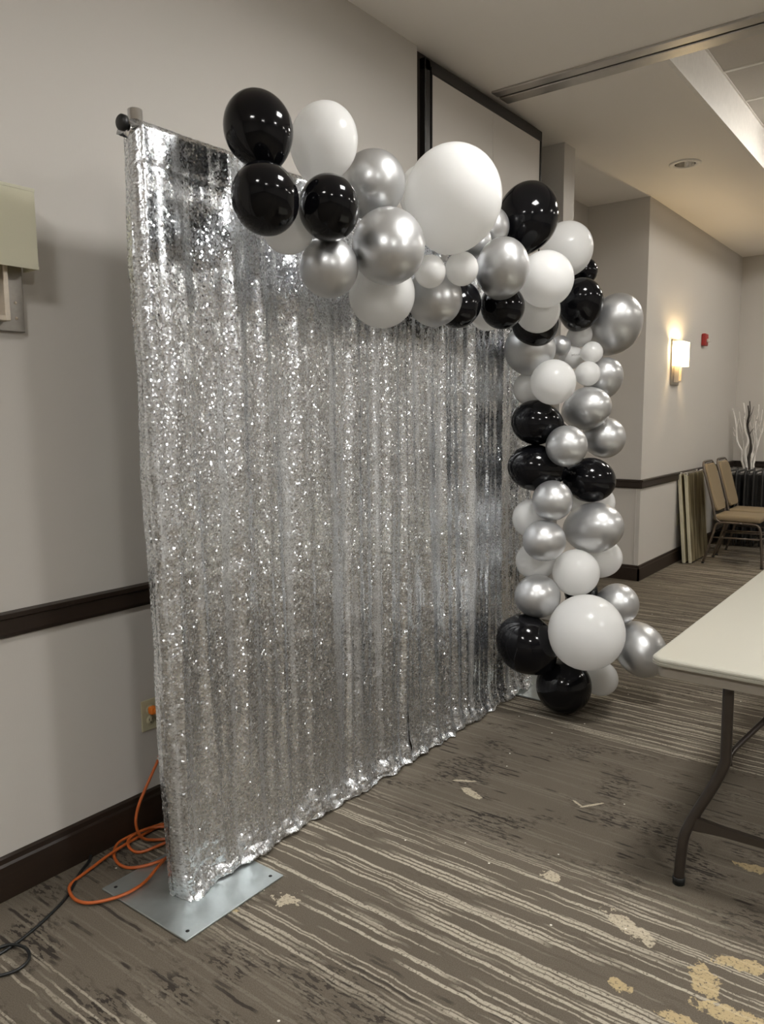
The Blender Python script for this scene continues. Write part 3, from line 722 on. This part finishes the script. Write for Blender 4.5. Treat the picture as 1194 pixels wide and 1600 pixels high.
# ------------------------------------------------------------------ wall sconces
def sconce(y, x, lit, label):
    t = thing('wall_sconce', (x, y, 1.75), label, 'wall lamp')
    z0 = 1.754
    MB().box(x, x + 0.016, y - 0.116, y + 0.116, z0, 2.175, 0.002, 1).build('back_plate', 'nickel', t)
    for dz in (0.03, 0.075):
        MB().lathe([(0.0, 0.004), (0.004, 0.003), (0.005, 0.0)], (x + 0.016, y + 0.09, z0 + dz + 0.01), axis=(1, 0, 0), seg=8).build('screw', 'nickel_light', t)
    m = MB()
    for (a0, a1, b0, b1) in ((-0.051, -0.036, 0.026, 0.20), (0.036, 0.051, 0.026, 0.20), (-0.036, 0.036, 0.026, 0.041)):
        m.box(x + 0.016, x + 0.058, y + a0, y + a1, z0 + b0, z0 + b1, 0.0015, 1)
    m.build('bracket', 'nickel_light', t)
    # open-topped box shade, thin walls
    s0, s1 = 1.930, 2.156
    m = MB(); w_ = 0.121; d0, d1 = x + 0.020, x + 0.102; k = 0.003
    m.box(d1 - k, d1, y - w_, y + w_, s0, s1); m.box(d0, d1 - k, y - w_, y - w_ + k, s0, s1); m.box(d0, d1 - k, y + w_ - k, y + w_, s0, s1)
    sh = m.build('shade', 'shade_lit' if lit else 'shade', t)
    for b0, b1 in ((s0 - 0.001, s0 + 0.008), (s1 - 0.008, s1 + 0.001)):
        MB().box(d1, d1 + 0.001, y - w_ - 0.001, y + w_ + 0.001, b0, b1).build('shade_hem', 'shade_lit' if lit else 'shade', sh)
    bl = MB().lathe([(0.0, 0.0), (0.014, 0.005), (0.018, 0.03), (0.014, 0.06), (0.0, 0.07)], (x + 0.058, y, 2.055), seg=12).build('bulb', 'bulb' if lit else 'white', t, smooth=True)
sconce(1.136, 0.0, False, 'unlit wall sconce with cream box shade at the left edge')
sconce(7.62, XF, True, 'glowing wall sconce on the wall beyond the balloons')

# fire alarm strobe
t = thing('fire_alarm', (XF, 8.56, 2.2), 'red fire alarm strobe on the wall right of the glowing sconce', 'fire alarm')
MB().box(XF, XF + 0.045, 8.50, 8.61, 2.18, 2.305, 0.012, 3).build('housing', 'red', t)
MB().box(XF + 0.045, XF + 0.075, 8.53, 8.585, 2.215, 2.25, 0.006, 2).build('strobe_lens', 'strobe', t)

# ------------------------------------------------------------------ outlets
def outlet(x, y, z, label, both=True):
    t = thing('wall_outlet', (x, y, z), label, 'outlet')
    MB().box(x, x + 0.006, y - 0.036, y + 0.036, z - 0.058, z + 0.058, 0.003, 2).build('face_plate', 'ivory', t)
    for dz in (0.02, -0.02):
        r = MB().lathe([(0.0, 0.0085), (0.0155, 0.0085), (0.017, 0.006)], (x, y, z + dz), axis=(1, 0, 0), seg=20).build('receptacle', 'ivory', t)
        m = MB(); m.box(x + 0.0082, x + 0.0092, y - 0.0075, y - 0.0055, z + dz - 0.001, z + dz + 0.008); m.box(x + 0.0082, x + 0.0092, y + 0.0055, y + 0.0075, z + dz - 0.001, z + dz + 0.008)
        m.box(x + 0.0082, x + 0.0092, y - 0.0022, y + 0.0022, z + dz - 0.010, z + dz - 0.006); m.build('slots', 'hole', r)
    MB().lathe([(0.0, 0.0075), (0.003, 0.007), (0.003, 0.005)], (x, y, z), axis=(1, 0, 0), seg=8).build('screw', 'nickel_light', t)
outlet(0.0, 1.635, 0.421, 'ivory wall outlet with the orange plug, beside the curtain edge')
outlet(XF, 7.93, 0.43, 'small outlet low on the wall behind the leaning panels')

# ------------------------------------------------------------------ cords
oc = thing('extension_cord', (0.15, 1.4, 0), 'orange extension cord plugged in and coiled beside the curtain', 'cord')
def cable(parent, name, pts, rad, mat, n=8): return MB().tube(smooth_path(pts, n), rad, 10).build(name, mat, parent)
m = MB(); m.box(0.0095, 0.036, 1.622, 1.648, 0.428, 0.456, 0.006, 2); m.tube([(0.034, 1.635, 0.441), (0.05, 1.642, 0.437), (0.07, 1.655, 0.428)], [0.010, 0.0085, 0.006], 10)
m.build('plug', 'orange_plug', oc)
CR = 0.0052
path = [(0.068, 1.654, 0.429), (0.10, 1.69, 0.40), (0.14, 1.72, 0.36), (0.155, 1.68, 0.345), (0.13, 1.60, 0.345), (0.12, 1.575, 0.295), (0.12, 1.534, 0.236), (0.12, 1.494, 0.175), (0.118, 1.478, 0.123), (0.112, 1.486, 0.075), (0.105, 1.512, 0.032), (0.118, 1.552, 0.012), (0.16, 1.60, 0.010), (0.22, 1.66, 0.010),
        (0.20, 1.74, 0.008), (0.10, 1.72, 0.008), (0.055, 1.655, 0.008), (0.050, 1.564, 0.010), (0.071, 1.422, 0.017), (0.09, 1.301, 0.008), (0.109, 1.236, 0.008), (0.144, 1.208, 0.008), (0.204, 1.196, 0.008), (0.259, 1.217, 0.011), (0.303, 1.289, 0.014), (0.303, 1.371, 0.014), (0.274, 1.455, 0.024), (0.234, 1.533, 0.014),
        (0.20, 1.65, 0.010), (0.13, 1.70, 0.010), (0.07, 1.66, 0.012), (0.040, 1.605, 0.013), (0.034, 1.531, 0.018), (0.038, 1.457, 0.017), (0.074, 1.415, 0.008), (0.138, 1.391, 0.008), (0.19, 1.402, 0.008), (0.233, 1.447, 0.014), (0.250, 1.508, 0.015),
        (0.25, 1.60, 0.012), (0.18, 1.66, 0.018), (0.10, 1.630, 0.020), (0.055, 1.583, 0.022), (0.048, 1.526, 0.026), (0.058, 1.482, 0.020), (0.098, 1.467, 0.010), (0.139, 1.482, 0.008), (0.174, 1.562, 0.018), (0.21, 1.62, 0.020)]
cable(oc, 'cable', path, CR, 'orange')
MB().tube([(0.131, 1.600, 0.345), (0.126, 1.588, 0.322), (0.1215, 1.579, 0.302)], 0.0068, 8).build('tag', 'paper', oc)
bc = MB().tube(smooth_path([(0.022, 1.36, 0.012), (0.045, 1.335, 0.006), (0.075, 1.285, 0.005), (0.156, 1.192, 0.005), (0.202, 1.102, 0.005), (0.232, 1.017, 0.005), (0.245, 0.955, 0.005), (0.248, 0.90, 0.005), (0.27, 0.86, 0.005), (0.31, 0.87, 0.006), (0.34, 0.90, 0.007), (0.352, 0.935, 0.008), (0.34, 0.968, 0.009), (0.305, 0.985, 0.010), (0.268, 0.982, 0.011), (0.235, 0.962, 0.010), (0.215, 0.92, 0.006), (0.20, 0.86, 0.005), (0.15, 0.80, 0.005)], 8), 0.0046, 10).build('power_cable', 'black_rubber', None, 'black cable lying along the baseboard at the lower left', 'cord')

# ------------------------------------------------------------------ banquet chairs along the far wall, facing +x
def chair(y, label):
    x = 0.30; w_ = 0.42; t = thing('banquet_chair', (x, y, 0), label, 'chair', 'tan banquet chairs by the far wall')
    # cushion seat
    sx0, sx1 = x + 0.055, x + 0.49
    MB().box(sx0, sx1, y + 0.01, y + w_ - 0.01, 0.435, 0.495, 0.022, 3).build('seat', 'fabric_tan', t, smooth=True)
    # backrest, rounded at top and bottom, tilted backwards
    def back(off, y0, y1, thick, rad, z0, z1, mat, name):
        m = MB(); out = []
        for cy, cz, a0 in ((y1 - rad, z1 - rad, 0), (y0 + rad, z1 - rad, 90), (y0 + rad, z0 + rad, 180), (y1 - rad, z0 + rad, 270)):
            for k in range(7):
                a = math.radians(a0 + 15 * k); out.append((cy + rad * math.cos(a), cz + rad * math.sin(a)))
        tilt = lambda z: x + 0.075 - (z - 0.5) * 0.28
        rings = []
        for dx, ins in ((-thick / 2, 0.008), (-thick / 4, 0.0), (thick / 4, 0.0), (thick / 2, 0.010)):
            cy, cz = (y0 + y1) / 2, (z0 + z1) / 2
            fy = 1 - ins / ((y1 - y0) / 2); fz = 1 - ins / ((z1 - z0) / 2)
            rings.append([m.bm.verts.new((tilt(cz + (b - cz) * fz) + dx + off, cy + (a - cy) * fy, cz + (b - cz) * fz)) for a, b in out])
        for a, b in zip(rings, rings[1:]):
            for k in range(len(a)): m.bm.faces.new((a[k], a[(k + 1) % len(a)], b[(k + 1) % len(a)], b[k]))
        m.bm.faces.new(rings[0][::-1]); m.bm.faces.new(rings[-1])
        m.build(name, mat, t, smooth=False)
    back(0.0, y + 0.03, y + w_ - 0.03, 0.045, 0.06, 0.525, 0.985, 'fabric_tan', 'backrest')
    tz = lambda z: x + 0.072 - (z - 0.5) * 0.28
    fr = [(tz(0.42) + 0.03, y + 0.012, 0.425), (tz(0.47), y + 0.012, 0.46), (tz(0.60), y + 0.012, 0.60), (tz(0.93), y + 0.014, 0.93), (tz(0.99), y + 0.04, 0.99), (tz(1.005), y + 0.10, 1.008), (tz(1.005), y + w_ - 0.10, 1.008), (tz(0.99), y + w_ - 0.04, 0.99), (tz(0.93), y + w_ - 0.014, 0.93), (tz(0.60), y + w_ - 0.012, 0.60), (tz(0.47), y + w_ - 0.012, 0.46), (tz(0.42) + 0.03, y + w_ - 0.012, 0.425)]
    MB().tube(smooth_path(fr, 4), 0.011, 8).build('back_frame', 'chair_metal', t)
    MB().box(tz(1.0) - 0.012, tz(1.0) + 0.016, y + 0.10, y + w_ - 0.10, 0.978, 1.0, 0.006, 2).build('hand_grip', 'chrome', t)
    for yy in (y + 0.012, y + w_ - 0.012):
        MB().tube(smooth_path([(sx1 - 0.16, yy, 0.424), (sx1 - 0.06, yy, 0.422), (sx1 - 0.015, yy, 0.395), (sx1 + 0.005, yy, 0.30), (sx1 + 0.025, yy, 0.01)], 5), 0.0115, 8).build('leg', 'chair_metal', t)
        MB().tube(smooth_path([(sx1 - 0.16, yy, 0.424), (sx0 + 0.09, yy, 0.422), (sx0 + 0.03, yy, 0.395), (sx0 + 0.005, yy, 0.30), (x - 0.025, yy, 0.01)], 5), 0.0115, 8).build('leg', 'chair_metal', t)
        MB().tube([(sx0 + 0.002, yy, 0.27), (sx1 + 0.008, yy, 0.28)], 0.008, 8).build('stretcher', 'chair_metal', t)
    MB().tube([(sx1 + 0.008, y + 0.012, 0.28), (sx1 + 0.008, y + w_ - 0.012, 0.28)], 0.008, 8).build('stretcher', 'chair_metal', t)
    for fx in (sx1 + 0.025, x - 0.025):
        for yy in (y + 0.012, y + w_ - 0.012):
            MB().lathe([(0.0, 0.0005), (0.014, 0.0005), (0.014, 0.014), (0.0, 0.016)], (fx, yy, 0), seg=10).build('glide', 'black_rubber', t)
chair(7.97, 'tan banquet chair in front, beside the leaning panels')
chair(8.50, 'tan banquet chair behind another, nearer the end wall')

# ------------------------------------------------------------------ panels leaning against the far wall
def lean_panel(y0, y1, xb, label):
    t = thing('leaning_panel', (xb, (y0 + y1) / 2, 0), label, 'panel', 'champagne panels leaning on the far wall')
    h = 0.90; th = 0.034; ang = math.asin((0.150 - th - XF - 0.006) / h)
    rot = Matrix.Rotation(-ang, 3, 'Y')
    def put(mb, name, mat):
        bmesh.ops.rotate(mb.bm, verts=mb.bm.verts[:], cent=(0, 0, 0), matrix=rot)
        bmesh.ops.translate(mb.bm, verts=mb.bm.verts[:], vec=(xb, 0, 0.004 + 0.0 * th))
        return mb.build(name, mat, t)
    put(MB().box(-th + 0.004, 0, y0 + 0.008, y1 - 0.008, 0.012, h - 0.012, 0.006, 2), 'face', 'champagne')
    for a0 in (y0, y1 - 0.010): put(MB().box(-th, -0.002, a0, a0 + 0.010, 0.004, h - 0.01, 0.003, 1), 'edge_strip', 'champagne_edge')
    for yy in (y0 + 0.03, y1 - 0.03):
        put(MB().box(-th - 0.002, 0.004, yy - 0.028, yy + 0.028, h - 0.03, h + 0.008, 0.010, 2), 'corner_cap', 'chrome')
    put(MB().box(-th + 0.002, -0.002, y0 + 0.02, y1 - 0.02, h - 0.014, h - 0.002, 0.003, 1), 'top_rail', 'chrome')
lean_panel(7.84, 8.44, 0.150, 'champagne panel closest to the wall, left of the chairs')
lean_panel(7.87, 8.47, 0.202, 'champagne panel leaning outermost, left of the chairs')

# ------------------------------------------------------------------ black folded stands and branches by the end wall
def black_stand(x, y, label):
    t = thing('folded_stand', (x, y, 0), label, 'stand', 'black folded stands below the branches')
    w_ = 0.075; h = 0.84; d = 0.46
    MB().tube(smooth_path([(x, y, 0.015), (x, y, h - 0.06), (x + 0.004, y + 0.03, h - 0.012), (x + 0.006, y + 0.08, h), (x + 0.006, y + d - 0.08, h), (x + 0.004, y + d - 0.03, h - 0.012), (x, y + d, h - 0.06), (x, y + d, 0.015)], 4), 0.012, 8).build('frame', 'stand_grey', t)
    MB().box(x - 0.006, x + w_ - 0.035, y + 0.018, y + d - 0.018, 0.10, h - 0.03, 0.008, 1).build('panel', 'stand_black', t)
    MB().tube([(x + 0.03, y, 0.015), (x + 0.03, y, 0.10), (x + 0.03, y + d, 0.10), (x + 0.03, y + d, 0.015)], 0.010, 8).build('foot_rail', 'stand_black', t)
for k, lb in enumerate(('leftmost of the black folded stands below the branches', 'second black folded stand from the far wall corner', 'third black folded stand from the far wall corner', 'fourth black folded stand from the far wall corner', 'fifth black folded stand, at the right picture edge')):
    black_stand(0.20 + 0.085 * k, 9.15 + 0.02 * k, lb)

vs = thing('branch_vase', (0.285, 9.84, 0), 'dark floor vase behind the black folded stands, holding the branches', 'vase')
MB().lathe([(0.0, 0.0), (0.10, 0.0), (0.13, 0.2), (0.12, 0.5), (0.09, 0.66), (0.10, 0.70), (0.085, 0.70), (0.075, 0.62), (0.0, 0.6)], (0.285, 9.84, 0.0005), seg=24).build('body', 'stand_black', vs)
rb = random.Random(11)
BR = [(-0.34, -0.02, 1.54, 0.011, 'birch', 'pale birch branch leaning furthest left over the stands'), (-0.24, 0.05, 1.50, 0.007, 'birch', 'thin pale branch just right of the leftmost branch'),
      (-0.14, -0.06, 1.60, 0.012, 'birch', 'thick pale twisted branch in the middle of the bunch'), (-0.09, 0.02, 1.57, 0.011, 'branch_dark', 'dark twisted branch among the pale ones'),
      (-0.05, -0.03, 1.62, 0.009, 'branch_dark', 'dark branch standing tallest in the bunch'), (0.02, 0.04, 1.46, 0.010, 'birch', 'pale crooked branch right of the dark ones'),
      (0.10, -0.02, 1.58, 0.008, 'birch', 'slender pale branch in the right half of the bunch'), (0.20, 0.0, 1.42, 0.009, 'birch', 'pale branch leaning right at the picture edge'), (0.14, 0.06, 1.52, 0.006, 'birch', 'thinnest pale branch toward the right of the bunch')]
for dx, dy, h, r, mt, lb in BR:
    pts = []; N = 9
    for i in range(N + 1):
        f = i / N; wob = 0.022 * math.sin(math.pi * f)
        pts.append((0.285 + 0.62 * (dx * f ** 1.1 * 0.95 + 0.10 * dx) + rb.uniform(-wob, wob), 9.84 + dy * f - 0.02 * f + rb.uniform(-wob, wob), 0.62 + (h - 0.62) * f))
    sp = smooth_path(pts, 4)
    t = MB().tube(sp, [1.55 * r * (1 - 0.6 * i / (len(sp) - 1)) for i in range(len(sp))], 8).build('birch_branch', mt, None, lb, 'branch', 'branches in the vase')
    for q in range(3):
        i = int(len(sp) * rb.uniform(0.55, 0.85)); p = sp[i]
        e = p + Vector((rb.uniform(-0.05, 0.06), rb.uniform(-0.04, 0.03), rb.uniform(0.08, 0.16)))
        MB().tube([p, (p + e) / 2 + Vector((rb.uniform(-.01, .01), 0, 0)), e], [r * 0.45, r * 0.35, r * 0.2], 6).build('twig', mt, t)
